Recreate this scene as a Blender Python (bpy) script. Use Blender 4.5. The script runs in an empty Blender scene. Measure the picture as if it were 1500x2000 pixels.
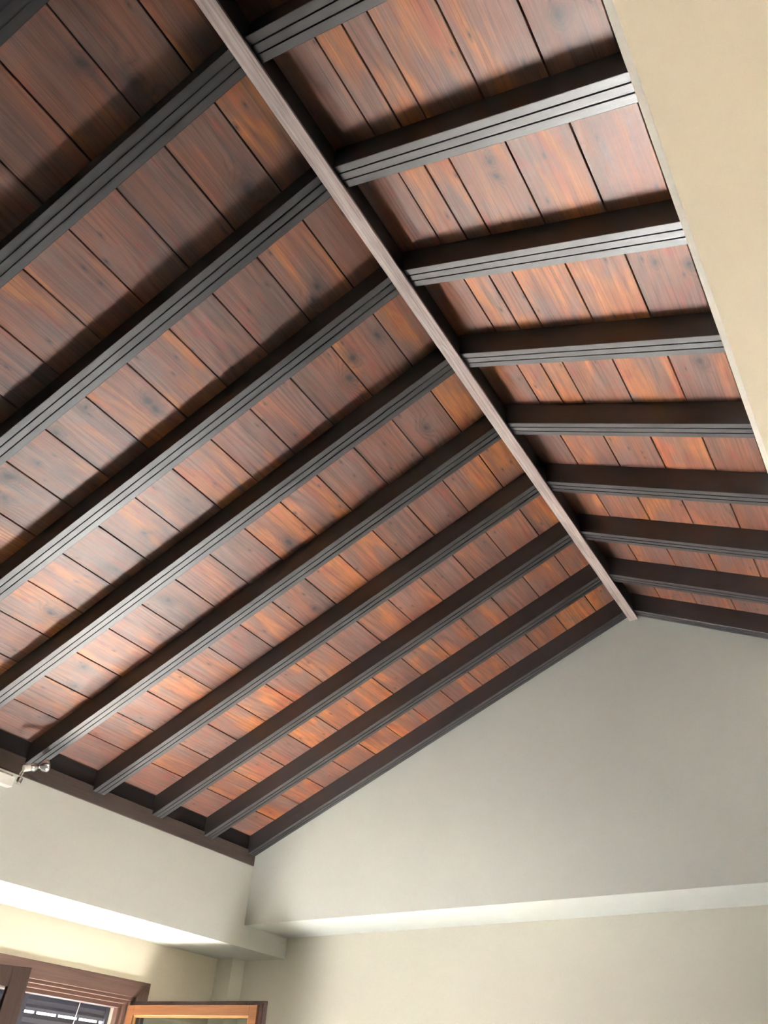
import bpy, math, random
from mathutils import Matrix, Vector

random.seed(7)
sc = bpy.context.scene
col = sc.collection

# ------------------------------------------------------------------ camera
EYE = 1.5                                   # camera height above the floor
cam_d = bpy.data.cameras.new('camera')
cam = bpy.data.objects.new('camera', cam_d)
col.objects.link(cam)
R = Matrix(((0.8469994382867293, 0.3010598288812316, 0.438126615233506),
            (0.5295158787065767, -0.5506101405853213, -0.645322715609961),
            (0.04695621087318519, 0.7785829772854119, -0.6257824396240412)))
cam.matrix_world = Matrix.Translation((0, 0, EYE)) @ R.to_4x4()
cam_d.sensor_fit = 'AUTO'
cam_d.sensor_width = 36.0
cam_d.lens = 1483.496 / 2000.0 * 36.0
cam_d.clip_start = 0.01
sc.camera = cam

# ------------------------------------------------------------------ sky, sun, exposure
world = bpy.data.worlds.new('sky')
sc.world = world
world.use_nodes = True
wn = world.node_tree
wn.nodes.clear()
sky = wn.nodes.new('ShaderNodeTexSky')
sky.sky_type = 'NISHITA'
sky.sun_disc = False
sky.sun_elevation = math.radians(45)
sky.sun_rotation = math.radians(-75)
bg = wn.nodes.new('ShaderNodeBackground')
bg.inputs['Strength'].default_value = 0.4
wo = wn.nodes.new('ShaderNodeOutputWorld')
wn.links.new(sky.outputs[0], bg.inputs[0])
wn.links.new(bg.outputs[0], wo.inputs[0])

SUN_DIR = Vector((1.25, -0.42, -1.14)).normalized()     # the way the light travels
sun_d = bpy.data.lights.new('sun', 'SUN')
sun_d.energy = 620.0
sun_d.color = (1.0, 0.99, 0.98)
sun_d.angle = math.radians(0.53)
sun = bpy.data.objects.new('sun', sun_d)
sun.rotation_euler = SUN_DIR.to_track_quat('-Z', 'Y').to_euler()
sun.location = (-9, 6, 8)
col.objects.link(sun)

sc.view_settings.view_transform = 'Standard'
sc.view_settings.look = 'None'
sc.view_settings.exposure = 1.60
sc.view_settings.gamma = 1.0
sc.view_settings.use_curve_mapping = False
sc.cycles.use_guiding = False
sc.cycles.use_denoising = True
sc.cycles.max_bounces = 6
sc.cycles.diffuse_bounces = 3
sc.cycles.glossy_bounces = 3
sc.cycles.caustics_reflective = True
sc.cycles.caustics_refractive = False
sc.cycles.sample_clamp_indirect = 0.0

# ------------------------------------------------------------------ measured room (metres, floor z = 0)
X0 = -0.9924                 # ridge
RW = 0.0567                  # ridge board thickness
ZR = 2.600 + EYE             # ridge board underside
AL, HL = 0.38773, 2.6446 + EYE     # left slope, rafter underside height at the ridge line
AR, HR = 0.46630, 2.6381 + EYE
TL, TR = math.tan(AL), math.tan(AR)
T = 0.115                    # rafter depth
D = 4.4017                   # gable face
DW = 4.881                   # lower gable wall
XE = -3.9366                 # left bulkhead face
XW = -4.453                  # left lower wall
ZE = 1.3818 + EYE            # wall plate underside
ZB = 0.8744 + EYE            # left bulkhead underside
ZG = 1.0056 + EYE            # gable bulkhead underside
XF = 0.0167                  # right bulkhead face
YB = -4.6                    # back wall
XR = 3.0                     # right wall


def zl(x, n=0.0): return HL + n / math.cos(AL) - TL * (X0 - x)
def zr(x, n=0.0): return HR + n / math.cos(AR) - TR * (x - X0)


# ------------------------------------------------------------------ materials
def mat(name):
    m = bpy.data.materials.new(name)
    m.use_nodes = True
    nt = m.node_tree
    return m, nt, nt.nodes['Principled BSDF'], nt.nodes, nt.links


def ramp(nd, pts, interp='LINEAR'):
    r = nd.new('ShaderNodeValToRGB')
    r.color_ramp.interpolation = interp
    e = r.color_ramp.elements
    while len(e) < len(pts):
        e.new(0.5)
    for k, (p, c) in enumerate(pts):
        e[k].position = p
        e[k].color = (c[0], c[1], c[2], 1) if not isinstance(c, float) else (c, c, c, 1)
    return r


def mathn(nd, ln, op, a, b=None, clamp=False):
    n = nd.new('ShaderNodeMath')
    n.operation = op
    n.use_clamp = clamp
    for i, v in enumerate((a, b)):
        if v is None:
            continue
        if isinstance(v, (int, float)):
            n.inputs[i].default_value = v
        else:
            ln.new(v, n.inputs[i])
    return n.outputs[0]


def mixc(nd, ln, f, a, b, mode='MIX'):
    n = nd.new('ShaderNodeMix')
    n.data_type = 'RGBA'
    n.blend_type = mode
    for s, v in ((n.inputs[0], f), (n.inputs[6], a), (n.inputs[7], b)):
        if isinstance(v, (int, float)):
            s.default_value = v
        elif isinstance(v, tuple):
            s.default_value = (v[0], v[1], v[2], 1)
        else:
            ln.new(v, s)
    return n.outputs[2]


def coords(nd, ln, scale, along='Y', rnd=True):
    """object coordinates, shifted per object, then stretched; grain runs along the given axis"""
    tc = nd.new('ShaderNodeTexCoord')
    oi = nd.new('ShaderNodeObjectInfo')
    mp = nd.new('ShaderNodeVectorMath')
    mp.operation = 'MULTIPLY_ADD'
    cmb = nd.new('ShaderNodeCombineXYZ')
    if rnd:
        ln.new(oi.outputs['Random'], cmb.inputs[0])
        ln.new(oi.outputs['Random'], cmb.inputs[1])
        ln.new(oi.outputs['Random'], cmb.inputs[2])
    ln.new(cmb.outputs[0], mp.inputs[0])
    mp.inputs[1].default_value = (37.0, 91.0, 13.0)
    ln.new(tc.outputs['Object'], mp.inputs[2])
    s = nd.new('ShaderNodeVectorMath')
    s.operation = 'MULTIPLY'
    ln.new(mp.outputs[0], s.inputs[0])
    s.inputs[1].default_value = scale
    return mp.outputs[0], oi.outputs['Random']


def scaled(nd, ln, v, scale):
    s = nd.new('ShaderNodeVectorMath')
    s.operation = 'MULTIPLY'
    ln.new(v, s.inputs[0])
    s.inputs[1].default_value = scale
    return s.outputs[0]


def noise(nd, ln, v, scale=1.0, detail=4.0, rough=0.55, dist=0.0):
    n = nd.new('ShaderNodeTexNoise')
    n.inputs['Scale'].default_value = scale
    n.inputs['Detail'].default_value = detail
    n.inputs['Roughness'].default_value = rough
    n.inputs['Distortion'].default_value = dist
    ln.new(v, n.inputs['Vector'])
    return n.outputs[0]


# knots in the boards: (x, y, radius) on the slopes
KNOTS = [(-1.445, 0.264, 0.02), (-1.359, 0.398, 0.023), (-1.292, 0.883, 0.03), (-1.308, 1.347, 0.015), (-1.352, 1.381, 0.014),
         (-1.242, 1.695, 0.015), (-1.378, 1.708, 0.019), (-1.441, 1.786, 0.023), (-1.319, 2.261, 0.017), (-2.099, 1.28, 0.02),
         (-2.104, 1.331, 0.017), (-2.289, 1.135, 0.011), (-2.449, 1.141, 0.011), (-2.725, 1.155, 0.025), (-2.809, 1.218, 0.016),
         (-2.601, 1.188, 0.01), (-2.569, 1.785, 0.015), (-3.181, 1.818, 0.019), (-3.355, 2.209, 0.018), (-3.488, 2.274, 0.016),
         (-2.785, 2.179, 0.018), (-2.346, 2.827, 0.012), (-2.167, 2.337, 0.019), (-3.724, 2.35, 0.021), (-0.095, 1.683, 0.011),
         (-0.002, 1.713, 0.01), (-0.074, 2.181, 0.018), (-0.458, 1.172, 0.01), (-0.457, 1.233, 0.01), (-0.095, 0.822, 0.013)]


def plank_material():
    m, nt, b, nd, ln = mat('stained_pine_boards')
    v, rnd = coords(nd, ln, (1, 1, 1))
    tcl = nd.new('ShaderNodeTexCoord')
    wob = nd.new('ShaderNodeTexNoise')
    wob.inputs['Scale'].default_value = 22.0
    wob.inputs['Detail'].default_value = 1.0
    ln.new(v, wob.inputs['Vector'])
    wv = nd.new('ShaderNodeVectorMath')
    wv.operation = 'MULTIPLY_ADD'
    ln.new(wob.outputs['Color'], wv.inputs[0])
    wv.inputs[1].default_value = (0.024, 0.030, 0)
    ln.new(tcl.outputs['Object'], wv.inputs[2])
    dk = None
    for nm in ('knot_a', 'knot_b', 'knot_c'):                    # each board carries the places of its knots
        at = nd.new('ShaderNodeAttribute')
        at.attribute_type = 'OBJECT'
        at.attribute_name = nm
        su = nd.new('ShaderNodeVectorMath')
        su.operation = 'SUBTRACT'
        ln.new(wv.outputs[0], su.inputs[0])
        ln.new(at.outputs['Vector'], su.inputs[1])
        mu = nd.new('ShaderNodeVectorMath')
        mu.operation = 'MULTIPLY'
        ln.new(su.outputs[0], mu.inputs[0])
        mu.inputs[1].default_value = (1.0, 0.72, 0)
        le = nd.new('ShaderNodeVectorMath')
        le.operation = 'LENGTH'
        ln.new(mu.outputs[0], le.inputs[0])
        sz = nd.new('ShaderNodeSeparateXYZ')
        ln.new(at.outputs['Vector'], sz.inputs[0])
        q = mathn(nd, ln, 'DIVIDE', le.outputs['Value'], sz.outputs[2])
        dk = q if dk is None else mathn(nd, ln, 'MINIMUM', dk, q)
    # a few more, scattered
    vo = nd.new('ShaderNodeTexVoronoi')
    vo.voronoi_dimensions = '2D'
    ln.new(scaled(nd, ln, v, (3.2, 1.3, 1)), vo.inputs['Vector'])
    sepc = nd.new('ShaderNodeSeparateColor')
    ln.new(vo.outputs['Color'], sepc.inputs[0])
    far = mathn(nd, ln, 'MULTIPLY', mathn(nd, ln, 'LESS_THAN', sepc.outputs[0], 0.82), 50.0)
    dk = mathn(nd, ln, 'MINIMUM', dk, mathn(nd, ln, 'ADD', mathn(nd, ln, 'MULTIPLY', vo.outputs['Distance'], 20.0), far))
    near = mathn(nd, ln, 'POWER', mathn(nd, ln, 'SUBTRACT', 1.0, mathn(nd, ln, 'MULTIPLY', dk, 0.27), True), 1.6)
    core = mathn(nd, ln, 'MULTIPLY', mathn(nd, ln, 'MULTIPLY', mathn(nd, ln, 'SUBTRACT', 0.85, dk), 1.8, True), 0.78)
    # growth rings, nearly straight, bending round the knots
    warp = noise(nd, ln, scaled(nd, ln, v, (3.2, 0.55, 1)), 1.0, 2.0, 0.45)
    sep = nd.new('ShaderNodeSeparateXYZ')
    ln.new(v, sep.inputs[0])
    ph = mathn(nd, ln, 'ADD', mathn(nd, ln, 'MULTIPLY', sep.outputs[0], 11.0), mathn(nd, ln, 'MULTIPLY', warp, 6.0))
    ph = mathn(nd, ln, 'ADD', ph, mathn(nd, ln, 'MULTIPLY', near, 1.5))
    rings = mathn(nd, ln, 'ABSOLUTE', mathn(nd, ln, 'SINE', mathn(nd, ln, 'MULTIPLY', ph, 8.0)))
    vein = noise(nd, ln, scaled(nd, ln, v, (9.0, 1.1, 1)), 1.0, 2.0, 0.5)
    veinf = ramp(nd, [(0.42, 0.0), (0.62, 1.0)])                 # rings only show here and there
    ln.new(vein, veinf.inputs[0])
    rings = mathn(nd, ln, 'MULTIPLY', mathn(nd, ln, 'SUBTRACT', rings, 0.5), veinf.outputs[0])
    fine = noise(nd, ln, scaled(nd, ln, v, (190.0, 3.0, 1)), 1.0, 3.0, 0.72, 0.1)
    mid = noise(nd, ln, scaled(nd, ln, v, (45.0, 1.3, 1)), 1.0, 3.0, 0.6, 0.1)
    grain = mathn(nd, ln, 'ADD', mathn(nd, ln, 'MULTIPLY', fine, 0.62), mathn(nd, ln, 'MULTIPLY', mid, 0.38))
    grain = mathn(nd, ln, 'ADD', grain, mathn(nd, ln, 'MULTIPLY', rings, 0.17))
    # broad colour drift of the stain
    drift = noise(nd, ln, scaled(nd, ln, v, (7.0, 1.5, 1)), 1.0, 3.0, 0.55, 0.5)
    drift = mathn(nd, ln, 'ADD', drift, mathn(nd, ln, 'MULTIPLY', mathn(nd, ln, 'SUBTRACT', rnd, 0.5), 0.20))
    base = ramp(nd, [(0.28, (0.130, 0.066, 0.050)), (0.44, (0.195, 0.080, 0.052)), (0.55, (0.250, 0.088, 0.044)),
                     (0.64, (0.370, 0.130, 0.036)), (0.78, (0.300, 0.074, 0.034))])
    ln.new(drift, base.inputs[0])
    c = base.outputs[0]
    # grey, thinly stained passages
    gr = noise(nd, ln, scaled(nd, ln, v, (5.5, 2.0, 1)), 1.5, 3.0, 0.6, 0.4)
    grf = ramp(nd, [(0.46, 0.0), (0.64, 0.85)])
    ln.new(gr, grf.inputs[0])
    c = mixc(nd, ln, grf.outputs[0], c, (0.170, 0.098, 0.080))
    # red, soaked passages
    rd = noise(nd, ln, scaled(nd, ln, v, (8.0, 2.6, 1)), 1.6, 4.0, 0.6, 1.0)
    rdf = ramp(nd, [(0.57, 0.0), (0.70, 0.55)])
    ln.new(rd, rdf.inputs[0])
    c = mixc(nd, ln, rdf.outputs[0], c, (0.270, 0.046, 0.030))
    gm = ramp(nd, [(0.30, 0.50), (0.66, 1.55)])
    ln.new(grain, gm.inputs[0])
    c = mixc(nd, ln, 1.0, c, gm.outputs[0], 'MULTIPLY')
    # dark smudge round knots, darker core
    kn = noise(nd, ln, scaled(nd, ln, v, (34.0, 16.0, 1)), 1.0, 3.0, 0.6)
    sm = mathn(nd, ln, 'MULTIPLY', mathn(nd, ln, 'MULTIPLY', near, kn), 1.5, True)
    c = mixc(nd, ln, sm, c, (0.050, 0.034, 0.031))
    ring = mathn(nd, ln, 'MULTIPLY', mathn(nd, ln, 'ABSOLUTE', mathn(nd, ln, 'SINE', mathn(nd, ln, 'MULTIPLY', dk, 5.5))), near)
    c = mixc(nd, ln, mathn(nd, ln, 'MULTIPLY', ring, 0.55), c, (0.060, 0.036, 0.030))
    c = mixc(nd, ln, core, c, (0.026, 0.017, 0.015))
    ln.new(c, b.inputs['Base Color'])
    rr = ramp(nd, [(0.3, 0.43), (0.7, 0.56)])
    ln.new(grain, rr.inputs[0])
    ln.new(rr.outputs[0], b.inputs['Roughness'])
    b.inputs['Specular IOR Level'].default_value = 1.0
    b.inputs['IOR'].default_value = 1.5
    bp = nd.new('ShaderNodeBump')
    bp.inputs['Strength'].default_value = 0.22
    bp.inputs['Distance'].default_value = 0.002
    ln.new(fine, bp.inputs['Height'])
    ln.new(bp.outputs[0], b.inputs['Normal'])
    return m


def dark_wood(name, c1, c2, axis='X', rough=(0.42, 0.55), spec=0.5, fine=120.0, knots=0.7, bump=0.3, ior=1.5):
    """stained timber; grain runs along the local axis"""
    m, nt, b, nd, ln = mat(name)
    v, rnd = coords(nd, ln, (1, 1, 1))
    S = {'X': lambda a, c: (c, a, a), 'Y': lambda a, c: (a, c, a), 'Z': lambda a, c: (a, a, c)}[axis]
    g = noise(nd, ln, scaled(nd, ln, v, S(fine, 3.0)), 1.0, 5.0, 0.68, 0.25)
    d = noise(nd, ln, scaled(nd, ln, v, S(14.0, 1.8)), 1.0, 4.0, 0.6, 0.5)
    f = mathn(nd, ln, 'ADD', mathn(nd, ln, 'MULTIPLY', g, 0.6), mathn(nd, ln, 'MULTIPLY', d, 0.4))
    r = ramp(nd, [(0.34, c1), (0.64, c2)])
    ln.new(f, r.inputs[0])
    c = r.outputs[0]
    k = noise(nd, ln, scaled(nd, ln, v, S(16.0, 2.6)), 1.0, 2.0, 0.5, 1.0)
    kf = ramp(nd, [(0.66, 0.0), (0.74, knots)])
    ln.new(k, kf.inputs[0])
    c = mixc(nd, ln, kf.outputs[0], c, tuple(x * 0.45 for x in c1))
    ln.new(c, b.inputs['Base Color'])
    rr = ramp(nd, [(0.3, rough[0]), (0.7, rough[1])])
    ln.new(f, rr.inputs[0])
    ln.new(rr.outputs[0], b.inputs['Roughness'])
    b.inputs['Specular IOR Level'].default_value = spec
    b.inputs['IOR'].default_value = ior
    bp = nd.new('ShaderNodeBump')
    bp.inputs['Strength'].default_value = bump
    bp.inputs['Distance'].default_value = 0.002
    ln.new(g, bp.inputs['Height'])
    ln.new(bp.outputs[0], b.inputs['Normal'])
    return m


def plaster(name, c, var=0.03, rough=0.85):
    m, nt, b, nd, ln = mat(name)
    tc = nd.new('ShaderNodeTexCoord')
    n1 = noise(nd, ln, tc.outputs['Object'], 1.3, 3.0, 0.5)
    r = ramp(nd, [(0.3, tuple(x * (1 - var) for x in c)), (0.7, tuple(min(1, x * (1 + var)) for x in c))])
    ln.new(n1, r.inputs[0])
    ln.new(r.outputs[0], b.inputs['Base Color'])
    b.inputs['Roughness'].default_value = rough
    b.inputs['Specular IOR Level'].default_value = 0.25
    return m


def simple(name, c, rough=0.4, metal=0.0, spec=0.5):
    m, nt, b, nd, ln = mat(name)
    tc = nd.new('ShaderNodeTexCoord')
    n1 = noise(nd, ln, tc.outputs['Object'], 25.0, 2.0, 0.5)
    r = ramp(nd, [(0.3, tuple(x * 0.94 for x in c)), (0.7, tuple(min(1, x * 1.04) for x in c))])
    ln.new(n1, r.inputs[0])
    ln.new(r.outputs[0], b.inputs['Base Color'])
    b.inputs['Roughness'].default_value = rough
    b.inputs['Metallic'].default_value = metal
    b.inputs['Specular IOR Level'].default_value = spec
    return m


def glass_material():
    m, nt, b, nd, ln = mat('window_glass')
    nd.remove(b)
    out = [n for n in nd if n.type == 'OUTPUT_MATERIAL'][0]
    tr = nd.new('ShaderNodeBsdfTransparent')
    tr.inputs[0].default_value = (0.93, 0.96, 0.95, 1)
    gl = nd.new('ShaderNodeBsdfGlossy')
    gl.inputs['Roughness'].default_value = 0.02
    fr = nd.new('ShaderNodeFresnel')
    fr.inputs[0].default_value = 1.5
    mx = nd.new('ShaderNodeMixShader')
    ln.new(fr.outputs[0], mx.inputs[0])
    ln.new(tr.outputs[0], mx.inputs[1])
    ln.new(gl.outputs[0], mx.inputs[2])
    ln.new(mx.outputs[0], out.inputs[0])
    return m


def tile_floor():
    m, nt, b, nd, ln = mat('pale_floor_tiles')
    tc = nd.new('ShaderNodeTexCoord')
    br = nd.new('ShaderNodeTexBrick')
    br.offset = 0.0
    br.inputs['Color1'].default_value = (0.35, 0.34, 0.33, 1)
    br.inputs['Color2'].default_value = (0.325, 0.315, 0.305, 1)
    br.inputs['Mortar'].default_value = (0.24, 0.23, 0.22, 1)
    br.inputs['Scale'].default_value = 1.0
    br.inputs['Mortar Size'].default_value = 0.004
    br.inputs['Brick Width'].default_value = 0.45
    br.inputs['Row Height'].default_value = 0.45
    ln.new(tc.outputs['Object'], br.inputs['Vector'])
    ln.new(br.outputs[0], b.inputs['Base Color'])
    b.inputs['Roughness'].default_value = 0.45
    b.inputs['Specular IOR Level'].default_value = 0.5
    b.inputs['Coat Weight'].default_value = 1.0               # polished
    b.inputs['Coat Roughness'].default_value = 0.40
    b.inputs['Coat IOR'].default_value = 2.0
    return m


M_PLANK = plank_material()
M_RAFT = dark_wood('dark_stained_rafter', (0.009, 0.009, 0.012), (0.028, 0.026, 0.031), 'X', (0.42, 0.52), 1.0, ior=1.6)
M_RIDGE = dark_wood('grey_brown_ridge_timber', (0.190, 0.150, 0.138), (0.520, 0.440, 0.415), 'Y', (0.5, 0.6), 0.4, 150.0, 0.5, 0.6)
M_RIDGESIDE = dark_wood('shaded_ridge_timber', (0.010, 0.009, 0.010), (0.026, 0.023, 0.024), 'Y', (0.5, 0.6), 0.4)  # ridge sides: stain darkened further, with their shade put into the colour
M_PLATE = dark_wood('dark_wall_plate_timber', (0.050, 0.036, 0.032), (0.095, 0.072, 0.066), 'Y', (0.45, 0.58), 0.5)
M_BLOCK = dark_wood('black_brown_eave_timber', (0.010, 0.009, 0.011), (0.022, 0.020, 0.024), 'Y', (0.6, 0.7), 0.3)
M_DECK = simple('dark_roof_deck', (0.006, 0.005, 0.005), 0.9)
M_WALL = plaster('cream_plaster', (0.565, 0.575, 0.535))
M_WALLU = plaster('grey_lit_cream_plaster', (0.600, 0.625, 0.585))  # upper gable: same cream paint, greyer light put into the colour
M_WALLW = plaster('warm_lit_cream_plaster', (0.60, 0.55, 0.44))  # left lower wall: same cream paint, warm light put into the colour
M_WALLG = plaster('pale_lit_cream_plaster', (0.660, 0.635, 0.545))  # lower gable and pilaster: same paint, tinted for the light it catches
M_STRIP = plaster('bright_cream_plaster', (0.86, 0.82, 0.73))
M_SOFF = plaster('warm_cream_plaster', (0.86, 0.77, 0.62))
M_CASE = dark_wood('reddish_brown_window_wood', (0.085, 0.046, 0.036), (0.150, 0.088, 0.070), 'Y', (0.4, 0.5), 0.5)
M_CASEZ = dark_wood('reddish_brown_window_wood_upright', (0.085, 0.046, 0.036), (0.150, 0.088, 0.070), 'Z', (0.4, 0.5), 0.5)
M_SASHIN = dark_wood('dark_brown_sash_wood', (0.060, 0.034, 0.030), (0.115, 0.070, 0.060), 'Z', (0.4, 0.5), 0.5)
M_SASHOUT = dark_wood('sunlit_orange_sash_wood', (0.130, 0.050, 0.018), (0.220, 0.092, 0.034), 'X', (0.4, 0.5), 0.5, 70.0)  # orange wood, its warm sunlit tone put into the colour
M_BEAD = simple('honey_wood_bead', (0.34, 0.19, 0.07), 0.4)  # bead of the sunlit leaf, highlight put into its paler colour
M_SLAT = simple('dark_blue_grey_shutter', (0.055, 0.058, 0.075), 0.5)
M_TAPE = simple('white_cord', (0.8, 0.8, 0.78), 0.6)
M_STONE = plaster('brown_sill_stone', (0.17, 0.15, 0.13), 0.05, 0.6)
M_TERR = plaster('brown_terrace_paving', (0.13, 0.115, 0.10), 0.08, 0.8)
M_PATIO = plaster('bounce_patio_paving', (0.22, 0.175, 0.125), 0.08, 0.8)
M_FLOOR = tile_floor()
M_GLASS = glass_material()
M_CHROME = simple('brushed_chrome', (0.78, 0.77, 0.75), 0.25, 1.0)
M_WHITE = simple('white_enamel', (0.82, 0.80, 0.76), 0.35)
M_LAMPGLASS = simple('clear_halogen_reflector', (0.75, 0.76, 0.78), 0.12, 0.9)


# ------------------------------------------------------------------ mesh helpers
def link(name, verts, faces, material, parent=None, smooth=False, matrix=None, origin=None):
    me = bpy.data.meshes.new(name)
    if origin is not None:
        verts = [(v[0] - origin[0], v[1] - origin[1], v[2] - origin[2]) for v in verts]
    me.from_pydata([tuple(v) for v in verts], [], faces)
    me.validate()
    me.update()
    import bmesh
    bm = bmesh.new()
    bm.from_mesh(me)
    bmesh.ops.recalc_face_normals(bm, faces=bm.faces)
    bm.to_mesh(me)
    bm.free()
    if smooth:
        for p in me.polygons:
            p.use_smooth = True
    me.materials.append(material)
    o = bpy.data.objects.new(name, me)
    col.objects.link(o)
    if matrix is not None:
        o.matrix_world = matrix
    elif origin is not None:
        o.location = origin
    if parent is not None:
        o.parent = parent
        if matrix is None:
            pass
    return o


BOXF = [(0, 1, 3, 2), (4, 6, 7, 5), (0, 4, 5, 1), (2, 3, 7, 6), (0, 2, 6, 4), (1, 5, 7, 3)]


class MB:
    """collects shapes for ONE mesh"""
    def __init__(self):
        self.v, self.f = [], []

    def add(self, vs, fs):
        n = len(self.v)
        self.v += [tuple(v) for v in vs]
        self.f += [tuple(i + n for i in f) for f in fs]
        return self

    def box(self, lo, hi):
        vs = [(x, y, z) for x in (lo[0], hi[0]) for y in (lo[1], hi[1]) for z in (lo[2], hi[2])]
        return self.add(vs, BOXF)

    def prism(self, poly, a, b, axis):
        """poly: 2-D points in the two other axes (in x,y,z order), extruded from a to b along axis"""
        def p3(q, h):
            return {'x': (h, q[0], q[1]), 'y': (q[0], h, q[1]), 'z': (q[0], q[1], h)}[axis]
        n = len(poly)
        vs = [p3(q, a) for q in poly] + [p3(q, b) for q in poly]
        fs = [tuple(range(n)), tuple(range(n, 2 * n))] + [(i, (i + 1) % n, n + (i + 1) % n, n + i) for i in range(n)]
        return self.add(vs, fs)

    def tube(self, p, q, r, n=10, r2=None):
        p, q = Vector(p), Vector(q)
        r2 = r if r2 is None else r2
        d = (q - p).normalized()
        u = d.orthogonal().normalized()
        w = d.cross(u)
        vs = []
        for c, rr in ((p, r), (q, r2)):
            for k in range(n):
                t = 2 * math.pi * k / n
                vs.append(c + u * (rr * math.cos(t)) + w * (rr * math.sin(t)))
        fs = [tuple(range(n)), tuple(range(n, 2 * n))] + [(i, (i + 1) % n, n + (i + 1) % n, n + i) for i in range(n)]
        return self.add(vs, fs)

    def lathe(self, p, d, prof, n=16):
        """prof: (distance along d, radius)"""
        p, d = Vector(p), Vector(d).normalized()
        u = d.orthogonal().normalized()
        w = d.cross(u)
        vs, fs = [], []
        for h, r in prof:
            for k in range(n):
                t = 2 * math.pi * k / n
                vs.append(p + d * h + u * (r * math.cos(t)) + w * (r * math.sin(t)))
        for j in range(len(prof) - 1):
            for i in range(n):
                fs.append((j * n + i, j * n + (i + 1) % n, (j + 1) * n + (i + 1) % n, (j + 1) * n + i))
        fs.append(tuple(range(n)))
        fs.append(tuple(range((len(prof) - 1) * n, len(prof) * n)))
        return self.add(vs, fs)

    def build(self, name, material, parent=None, origin=None, matrix=None, smooth=False, bevel=0.0):
        o = link(name, self.v, self.f, material, parent, smooth, matrix, origin)
        if bevel:
            b = o.modifiers.new('bevel', 'BEVEL')
            b.width = bevel
            b.segments = 2
            b.limit_method = 'ANGLE'
        return o


def tag(o, label, cat=None, group=None, kind=None):
    o['label'] = label
    if cat:
        o['category'] = cat
    if group:
        o['group'] = group
    if kind:
        o['kind'] = kind
    return o


def empty(name, loc):
    e = bpy.data.objects.new(name, None)
    e.empty_display_size = 0.1
    e.location = loc
    col.objects.link(e)
    return e


# ------------------------------------------------------------------ the setting: floor and walls
tag(MB().box((XW - 0.35, YB - 0.2, -0.12), (XR + 0.2, DW + 0.3, 0.0)).build('floor', M_FLOOR),
    'pale square floor tiles of the room', 'floor', kind='structure')
tag(MB().box((XW - 4.5, YB - 0.2, -0.30), (XW - 0.36, DW + 2.0, -0.15)).build('floor_terrace', M_TERR),
    'brown terrace paving outside the window', 'terrace', kind='structure')

# left lower wall with the window opening (y WY0..WY1, z WZ0..WZ1)
WY0, WY1 = 2.03, 4.02
WZ0, WZ1 = 0.90, 2.052
WO = XW - 0.30
m = MB()
m.box((WO, YB, 0), (XW, WY0, ZB))
m.box((WO, WY1, 0), (XW, DW + 0.3, ZB))
m.box((WO, WY0, 0), (XW, WY1, WZ0))
m.box((WO, WY0, WZ1), (XW, WY1, ZB))
tag(m.build('wall_left', M_WALLW), 'cream plaster wall around the brown window, under the left ledge', 'wall', kind='structure')
tag(MB().box((WO, YB, ZB), (XE, DW + 0.3, ZE)).build('wall_left_upper', M_WALL),
    'cream plaster upper wall stepping forward above the window', 'wall', kind='structure')
tag(MB().box((XW, 4.745, 0), (-4.305, DW, ZB)).build('trim_1', M_WALLG),
    'narrow plaster pilaster in the corner right of the window', 'pilaster', kind='structure')
tag(MB().box((XW, DW, 0), (XR + 0.2, DW + 0.3, ZG)).build('wall_gable', M_WALLG),
    'lower cream gable wall set back under the horizontal ledge', 'wall', kind='structure')
poly = [(XE, ZG), (XR + 0.2, ZG), (XR + 0.2, ZG + 0.15), (XF + 0.25, ZG + 0.15), (XF + 0.25, zr(XF + 0.25, T)), (X0, zr(X0, T)), (XE, zl(XE, T))]
tag(MB().prism(poly, D, DW + 0.3, 'y').build('wall_gable_upper', M_WALLU),
    'tall triangular cream gable wall under the ridge', 'wall', kind='structure')
tag(MB().prism([(XF, ZG + 0.0008), (XF + 0.25, ZG + 0.0008), (XF + 0.25, zr(XF + 0.25, T) + 0.15), (XF, zr(XF, T) + 0.10)], YB, D, 'y').build('wall_right_upper', M_STRIP),
    'thin pale upright plaster strip where the right slope ends', 'wall', kind='structure')
tag(MB().box((XF + 0.0005, YB, ZG), (XR + 0.2, D, ZG + 0.15)).build('ceiling_flat', M_SOFF),
    'flat warm cream soffit filling the upper right corner', 'soffit', kind='structure')
m = MB()                                                  # unseen terrace opening, added to brighten the soffit
PY0, PY1, PZ = -0.2, 0.95, 2.20
m.box((XR, YB, 0), (XR + 0.2, PY0, ZG))
m.box((XR, PY1, 0), (XR + 0.2, DW, ZG))
m.box((XR, PY0, PZ), (XR + 0.2, PY1, ZG))
tag(MB().box((XR + 0.21, YB - 4, -0.30), (XR + 22, DW + 6, -0.15)).build('floor_bounce_patio', M_PATIO),  # added outside to bounce sunlight up onto the soffit
    'unseen brown patio paving, added to bounce light in through the terrace doors', 'patio', kind='structure')
tag(m.build('wall_right', M_WALL),
    'cream plaster wall on the right', 'wall', kind='structure')
tag(MB().box((WO, YB - 0.2, 0), (XR + 0.2, YB, 4.5)).build('wall_back', M_WALL),
    'cream plaster wall at the near end of the room', 'wall', kind='structure')

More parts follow.
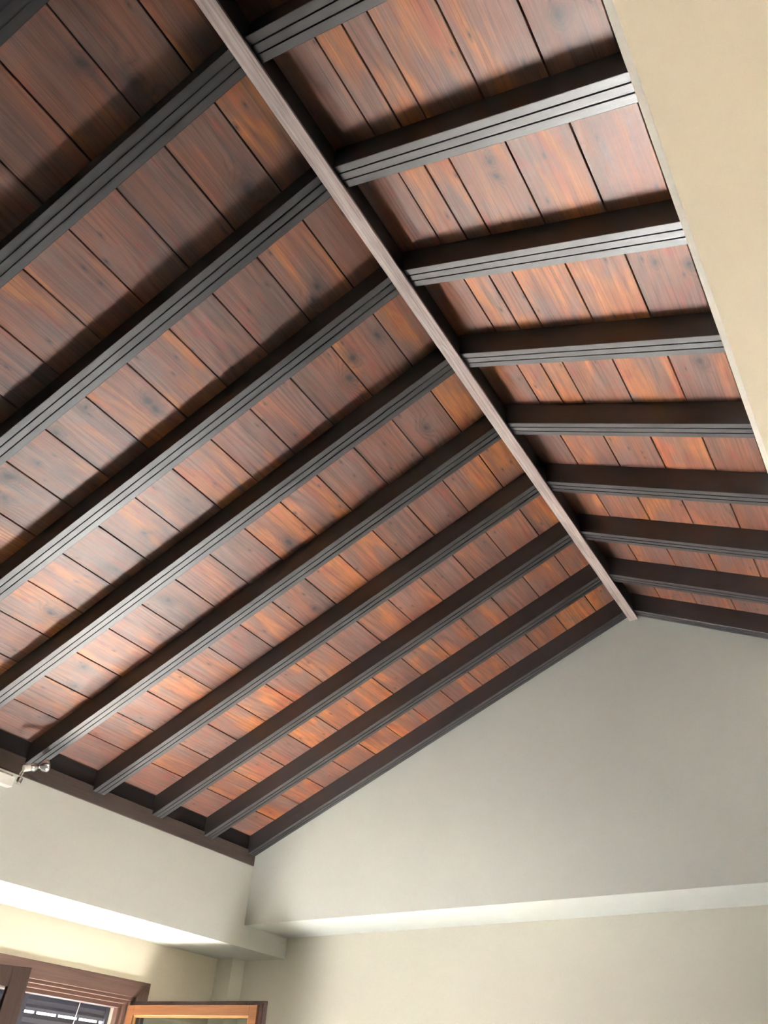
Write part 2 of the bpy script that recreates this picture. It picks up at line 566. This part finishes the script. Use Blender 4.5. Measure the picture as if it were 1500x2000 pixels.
# ------------------------------------------------------------------ roof: deck and boards
TB = 0.022
XEND = -4.16
deckL = [(XEND - 0.05, zl(XEND - 0.05, T + TB)), (X0, zl(X0, T + TB)), (X0, zl(X0, T + TB) + 0.06), (XEND - 0.05, zl(XEND - 0.05, T + TB) + 0.06)]
cl = tag(MB().prism(deckL, YB, DW + 0.3, 'y').build('ceiling_left', M_DECK),
         'reddish brown boarded roof slope left of the ridge', 'ceiling', kind='structure')
deckR = [(X0, zr(X0, T + TB)), (XF + 0.2, zr(XF + 0.2, T + TB)), (XF + 0.2, zr(XF + 0.2, T + TB) + 0.08), (X0, zr(X0, T + TB) + 0.08)]
cr = tag(MB().prism(deckR, YB, DW + 0.3, 'y').build('ceiling_right', M_DECK),
         'reddish brown boarded roof slope right of the ridge', 'ceiling', kind='structure')
# dark board closing the gap behind the wall plate
MB().box((XEND - 0.05, YB, ZE), (XEND, D, zl(XEND, T + TB))).build('eave_board', M_DECK, cl)

YK = [0.003 + 0.4823 * k for k in range(0, 10)]          # near faces of the rafters
RAFT_W = 0.0885
GAP = 0.0062


def plank(xa, xb, ya, yb, side, parent, gap=GAP):
    """one board between world x = xa and xb, from ya to yb; chamfered lower edges"""
    a, zf = (AL, zl) if side == 'L' else (AR, zr)
    cs = math.cos(a)
    xm, ym = (xa + xb) / 2, (ya + yb) / 2
    hw = (xb - xa) / 2 / cs - gap / 2
    hl = (yb - ya) / 2 - 0.0006
    ch = 0.0012
    dz = random.uniform(0, 0.0016)
    pr = [(-hw + ch, 0), (hw - ch, 0), (hw, ch), (hw, TB - dz), (-hw, TB - dz), (-hw, ch)]
    th = -a if side == 'L' else a
    # local z along the slope normal (pointing up out of the room)
    mtx = Matrix.Translation((xm, ym, zf(xm, T + dz))) @ Matrix.Rotation(th, 4, 'Y')
    o = MB().prism(pr, -hl, hl, 'y').build('plank', M_PLANK, parent, matrix=mtx)
    mine = [((kx - xm) / cs, ky - ym, kr) for kx, ky, kr in KNOTS if xa <= kx < xb and ya <= ky < yb]
    for nm, kn in zip(('knot_a', 'knot_b', 'knot_c'), mine + [(9.0, 9.0, 0.01)] * 3):
        o[nm] = [kn[0] + 0.012, kn[1] + 0.015, kn[2]]
    return o


def course(xa, xb, side, parent, forced=None, gap=GAP):
    # butt joints hidden over rafters
    cuts = [YB]
    k = random.choice([-1, 1, 2])
    ks = []
    kk = random.choice([1, 2, 3])
    while kk < 9:
        ks.append(kk)
        kk += random.choice([2, 3, 3, 4])
    ys = [YB] + [YK[k] + RAFT_W / 2 for k in (forced if forced is not None else ks)] + [D]
    for a, b in zip(ys[:-1], ys[1:]):
        plank(xa, xb, a, b, side, parent, gap)


jl = [-1.2045 - 0.2098 * k for k in range(0, 14)]
xs = [X0 - 0.012] + jl + [XEND]
for b, a in zip(xs[:-1], xs[1:]):
    course(a, b, 'L', cl)
jr = [-0.787 + 0.2038 * k for k in range(0, 4)]
xs = [X0 + 0.012] + jr + [XF - 0.0005]
for i, (a, b) in enumerate(zip(xs[:-1], xs[1:])):
    if i == 1:                                            # a split board in the nearer bays
        mid = a + 0.108
        yc = YK[5] + RAFT_W / 2
        plank(a, mid, YB, yc, 'R', cr)
        plank(mid + 0.0004, b, YB, yc, 'R', cr)
        plank(a, b, yc, D, 'R', cr)
    else:
        course(a, b, 'R', cr)

# ------------------------------------------------------------------ ridge board, wall plate, rafters
ridge = tag(empty('ridge_beam', (X0, 1.0, ZR)), 'long ridge beam with pale grey-brown underside down the middle of the roof', 'beam')
MB().box((-RW / 2 + 0.001, YB - 1.0, 0.016), (RW / 2 - 0.001, D - 1.0, zr(X0, T) - 0.03 - ZR)).build('board', M_RIDGESIDE, ridge)
MB().box((-RW / 2, YB - 1.0, 0.0), (RW / 2, D - 1.0, 0.0155)).build('batten', M_RIDGE, ridge, bevel=0.002)
ZP = 1.4755 + EYE
XP = -3.925
tag(MB().box((XEND, YB, ZE), (XP, D, ZP)).build('wall_plate', M_PLATE, origin=(XP, 1.0, ZE), bevel=0.002),
    'dark timber wall plate along the top of the left wall', 'beam')


def rafter_profile(w):
    """points (y, n) round the section; two grooves in the underside"""
    g, dp, c = 0.0052, 0.016, 0.0015
    pts = [(0, T), (0, c), (c, 0)]
    for k in (1, 2):
        y = w * k / 3
        pts += [(y - g / 2, 0), (y - g / 2, dp), (y + g / 2, dp), (y + g / 2, 0)]
    pts += [(w - c, 0), (w, c), (w, T)]
    return pts


def rafter(side, y, w):
    a, zf = (AL, zl) if side == 'L' else (AR, zr)
    pr = rafter_profile(w)
    if side == 'L':
        rings = [(X0 - RW / 2 - 0.0005, -1), (XP, -1), (XP, ZP + 0.0005), (-4.13, ZP + 0.0005)]
    else:
        rings = [(X0 + RW / 2 + 0.0005, -1), (XF - 0.0005, -1)]
    cs = math.cos(a)
    vs = []
    for x, zmin in rings:
        for (py, n) in pr:
            z = max(zf(x, n), zmin)
            z = min(z, zf(x, T) - 0.0004)
            vs.append((x, y + py, z))
    n = len(pr)
    fs = []
    for j in range(len(rings) - 1):
        fs += [(j * n + i, j * n + (i + 1) % n, (j + 1) * n + (i + 1) % n, (j + 1) * n + i) for i in range(n)]
    fs += [tuple(range(n)), tuple(range((len(rings) - 1) * n, len(rings) * n))]
    th = -a if side == 'L' else a
    xm = (rings[0][0] + rings[1][0]) / 2
    mtx = Matrix.Translation((xm, y + w / 2, zf(xm))) @ Matrix.Rotation(th, 4, 'Y')
    inv = mtx.inverted()
    return link('rafter', [inv @ Vector(v) for v in vs], fs, M_RAFT, matrix=mtx)


ORD = ['first', 'second', 'third', 'fourth', 'fifth', 'sixth', 'seventh', 'eighth', 'ninth', 'tenth']
for side, word in (('L', 'left'), ('R', 'right')):
    for k in range(9, -1, -1):
        if k == 9:
            o = rafter(side, D - 0.081, 0.0805)
            lab = 'dark grooved rafter lying flat against the gable wall, %s slope' % word
        else:
            o = rafter(side, YK[k], RAFT_W)
            lab = 'dark grooved rafter on the %s slope, %s counted from the gable wall' % (word, ORD[9 - k])
        tag(o, lab, 'rafter', 'rafters on the %s slope' % word)

# added dark blocks close each bay above the wall plate, keeping the recess dark
ends = [(YB, YK[0])] + [(YK[k] + RAFT_W, YK[k + 1]) for k in range(8)] + [(YK[8] + RAFT_W, D - 0.081)]
for a, b in ends:
    xa, xb = XP - 0.030, XP - 0.008
    MB().prism([(xa, ZP + 0.0005), (xb, ZP + 0.0005), (xb, zl(xb, T) - 0.0005), (xa, zl(xa, T) - 0.0005)], a + 0.001, b - 0.001, 'y').build('eave_block', M_BLOCK, cl)

# ------------------------------------------------------------------ window
win = tag(empty('window_1', (XW, (WY0 + WY1) / 2, WZ0)), 'brown wooden casement window with open leaves and lowered shutter, lower left', 'window', kind='structure')
win.location = (0, 0, 0)
CW = 0.102                                                # casing width
PX = XW + 0.022
CT = 2.14
m = MB()                                                  # head casing, mitred ends
y0, y1 = WY0 - CW - 0.005, WY1 + 0.112
m.prism([(y0, CT), (y1, CT), (y1 - CW, CT - 0.090), (y0 + CW, CT - 0.090)], XW, PX, 'x')
m.build('casing', M_CASE, win, bevel=0.003)
for s in (0, 1):
    if s:
        pl = [(y1, CT - 0.0005), (y1, WZ0 - 0.02), (y1 - CW, WZ0 - 0.02), (y1 - CW, CT - 0.0905)]
    else:
        pl = [(y0, CT - 0.0005), (y0, WZ0 - 0.02), (y0 + CW, WZ0 - 0.02), (y0 + CW, CT - 0.0905)]
    MB().prism(pl, XW, PX, 'x').build('casing', M_CASEZ, win, bevel=0.003)
# fixed frame: three receding steps at the head and jambs
steps = [(XW + 0.010, XW - 0.018, 0.020), (XW - 0.018, XW - 0.045, 0.040), (XW - 0.045, XW - 0.085, 0.062)]
m = MB()
for xa, xb, w in steps:
    m.box((xb, WY0, WZ1 - w), (xa, WY1, WZ1))
m.build('frame_head', M_CASE, win, bevel=0.002)
for s in (0, 1):
    m = MB()
    for xa, xb, w in steps:
        if s:
            m.box((xb, WY1 - w, WZ0), (xa, WY1, WZ1 - w))
        else:
            m.box((xb, WY0, WZ0), (xa, WY0 + w, WZ1 - w))
    m.build('frame_jamb', M_CASEZ, win, bevel=0.002)
MB().box((WO - 0.04, WY0, WZ0), (XW + 0.03, WY1, WZ0 + 0.03)).build('sill', M_STONE, win, bevel=0.004)


def sash(hy, ang, width, outside, flip):
    """leaf hinged at y = hy on the wall, swung ang degrees into the room; local x runs from hinge to free edge,
    local y is the face that looks outdoors when shut (flip mirrors it)"""
    zb, zt = WZ0 + 0.045, WZ1 - 0.022
    H = zt - zb
    d = Vector((math.sin(ang), (-1 if flip else 1) * math.cos(ang), 0))
    nrm = Vector((-d.y, d.x, 0)) if not flip else Vector((d.y, -d.x, 0))      # towards outdoors when shut
    mtx = Matrix(((d.x, nrm.x, 0, XW - 0.012), (d.y, nrm.y, 0, hy), (0, 0, 1, zb), (0, 0, 0, 1)))
    def ring(mb, a, b, w, ya, yb, e=0.0):
        mb.box((a, ya, e), (a + w, yb, H - e))
        mb.box((b - w, ya, e), (b, yb, H - e))
        mb.box((a + w, ya, e), (b - w, yb, e + w))
        mb.box((a + w, ya, H - e - w), (b - w, yb, H - e))
    m = MB()                                              # room-side lip, full size
    ring(m, 0.0, width, 0.088, -0.030, -0.010)
    s = m.build('sash', M_SASHIN, win, matrix=mtx, bevel=0.002)
    m = MB()                                              # middle step
    ring(m, 0.012, width - 0.016, 0.072, -0.010, 0.004, 0.014)
    o = m.build('rebate', M_SASHIN, s, bevel=0.0015)
    m = MB()                                              # weather side, inset
    ring(m, 0.024, width - 0.034, 0.055, 0.004, 0.030, 0.024)
    o = m.build('outer_frame', outside, s, bevel=0.002)
    m = MB()
    ring(m, 0.079, width - 0.089, 0.010, 0.006, 0.020, 0.079)
    m.build('glazing_bead', M_BEAD if outside is M_SASHOUT else M_CASE, s)
    MB().box((0.082, 0.004, 0.082), (width - 0.092, 0.008, H - 0.082)).build('glass_pane', M_GLASS, s)
    if not flip:
        m = MB()
        m.lathe((width - 0.044, -0.030, H * 0.45), (0, -1, 0), [(0, 0.014), (0.006, 0.014), (0.008, 0.007), (0.03, 0.007)], 12)
        m.box((width - 0.050, -0.068, H * 0.45 - 0.11), (width - 0.038, -0.056, H * 0.45 + 0.012))
        m.build('handle', M_CHROME, s, bevel=0.002)
    return s


sash(WY1 - 0.012, math.radians(97), 1.03, M_SASHOUT, True)
sash(WY0 + 0.012, math.radians(33.5), 0.96, M_SASHIN, False)

# roller shutter outside: right half partly rolled up, left half down
XS = XW - 0.20
YM = 3.32  # unseen split, placed with the drops below to narrow the sun patch
SL = 0.045
MB().box((XS - 0.03, WY0, WZ1 - 0.055), (XS + 0.06, WY1, WZ1)).build('shutter_box', M_SLAT, win)


def shutter(ya, yb, zbot, gapz):
    sh = MB().box((XS - 0.012, yb - 0.03, zbot - 0.02), (XS + 0.018, yb - 0.004, WZ1 - 0.055)).build('shutter', M_SLAT, win)
    MB().box((XS - 0.012, ya + 0.004, zbot - 0.02), (XS + 0.018, ya + 0.03, WZ1 - 0.055)).build('guide_rail', M_SLAT, sh)
    z = WZ1 - 0.055
    k = 0
    base = None
    while z - SL > zbot:
        g = 0.013 if k in gapz else 0.0002
        pr = [(XS - 0.004, z - SL + g), (XS + 0.005, z - SL + g), (XS + 0.009, z - SL / 2 + g / 2), (XS + 0.005, z), (XS - 0.004, z)]
        o = MB().prism([(p[0], p[1]) for p in pr], ya + 0.028, yb - 0.028, 'y').build('slat', M_SLAT, sh)
        if k in gapz:                                     # small hooks bridging the open joint
            for q in (0.18, 0.42, 0.66, 0.9):
                yq = ya + (yb - ya) * q
                MB().box((XS - 0.003, yq - 0.008, z - SL - 0.001), (XS + 0.003, yq + 0.008, z - SL + g + 0.001)).build('link', M_SLAT, sh)
        z -= SL
        k += 1
    return sh


shutter(YM + 0.03, WY1, 1.56, (1,))
shutter(WY0, YM, 0.95, (1,))
MB().box((XS - 0.03, YM, WZ0 + 0.03), (XS + 0.03, YM + 0.03, WZ1 - 0.055)).build('shutter_post', M_SLAT, win)  # added divider at the split, unseen behind the left leaf
MB().tube((XW - 0.10, 3.70, WZ1 - 0.06), (XW - 0.11, 3.69, WZ1 - 0.21), 0.0022, 6).build('cord', M_TAPE, win)

# ------------------------------------------------------------------ unseen terrace doors, added in the right wall to brighten the soffit
door = tag(empty('added_door_1', (0, 0, 0)), 'unseen brown framed glass terrace doors, added in the right wall for light', 'door', kind='structure')
m = MB()
m.box((XR + 0.06, PY0, PZ - 0.06), (XR + 0.14, PY1, PZ))
m.box((XR + 0.06, PY0, 0), (XR + 0.14, PY0 + 0.06, PZ - 0.06))
m.box((XR + 0.06, PY1 - 0.06, 0), (XR + 0.14, PY1, PZ - 0.06))
m.build('frame', M_CASEZ, door)
pw = (PY1 - PY0 - 0.12) / 2
for k in range(2):
    ya = PY0 + 0.06 + k * pw
    lf = MB()
    lf.box((XR + 0.075, ya + 0.002, 0.005), (XR + 0.125, ya + 0.072, PZ - 0.062))
    lf.box((XR + 0.075, ya + pw - 0.072, 0.005), (XR + 0.125, ya + pw - 0.002, PZ - 0.062))
    lf.box((XR + 0.075, ya + 0.072, 0.005), (XR + 0.125, ya + pw - 0.072, 0.085))
    lf.box((XR + 0.075, ya + 0.072, PZ - 0.132), (XR + 0.125, ya + pw - 0.072, PZ - 0.062))
    l = lf.build('door_leaf', M_CASEZ, door)
    MB().box((XR + 0.096, ya + 0.070, 0.083), (XR + 0.102, ya + pw - 0.070, PZ - 0.130)).build('glass_pane', M_GLASS, l)

# ------------------------------------------------------------------ wall spotlight bar, just under the wall plate
sp = tag(empty('spotlight_bar', (XE, 2.2, 1.30 + EYE)), 'white and chrome spotlight fixture on the left wall below the wall plate', 'spotlight')
def loc(p): return (p[0] - XE, p[1] - 2.2, p[2] - EYE - 1.30)
m = MB()
m.box(loc((XE + 0.000, 1.70, 1.298 + EYE)), loc((XE + 0.045, 2.37, 1.352 + EYE)))
m.build('bar', M_WHITE, sp, bevel=0.004)
MB().box(loc((XE + 0.0455, 1.72, 1.346 + EYE)), loc((XE + 0.056, 2.345, 1.353 + EYE))).build('trim_rail', M_CHROME, sp)
J = Vector((XE + 0.055, 2.385, 1.348 + EYE))
MB().lathe(loc(J - Vector((0, 0.0, 0.028))), (0, 0.15, 1), [(0, 0.012), (0.004, 0.016), (0.03, 0.016), (0.036, 0.010)], 14).build('swivel', M_CHROME, sp, smooth=False)
A1 = Vector((-3.80, 2.347, 1.378 + EYE))
dirv = Vector((0.02, 0.065, 0.028))
for k in (-1, 1):
    off = Vector((0, -0.004, 0.011)) * k
    MB().tube(loc(J + off + Vector((0, 0, 0.01))), loc(A1 + off), 0.0035, 8).build('arm', M_CHROME, sp)
A2 = A1 + dirv * 0.25
MB().tube(loc(A1 - dirv * 0.1), loc(A2 + dirv * 0.1), 0.018, 14).build('socket', M_WHITE, sp)
hd = dirv.normalized()
h = MB().lathe(loc(A2), hd, [(0.0, 0.010), (0.010, 0.018), (0.028, 0.024), (0.040, 0.020), (0.048, 0.011), (0.058, 0.012), (0.070, 0.026), (0.092, 0.034), (0.098, 0.034)], 20).build('lamp_head', M_LAMPGLASS, sp, smooth=True)
MB().lathe(loc(A2 + hd * 0.0985), hd, [(0, 0.031), (0.004, 0.030), (0.008, 0.018)], 20).build('lens', M_WHITE, h, smooth=True)
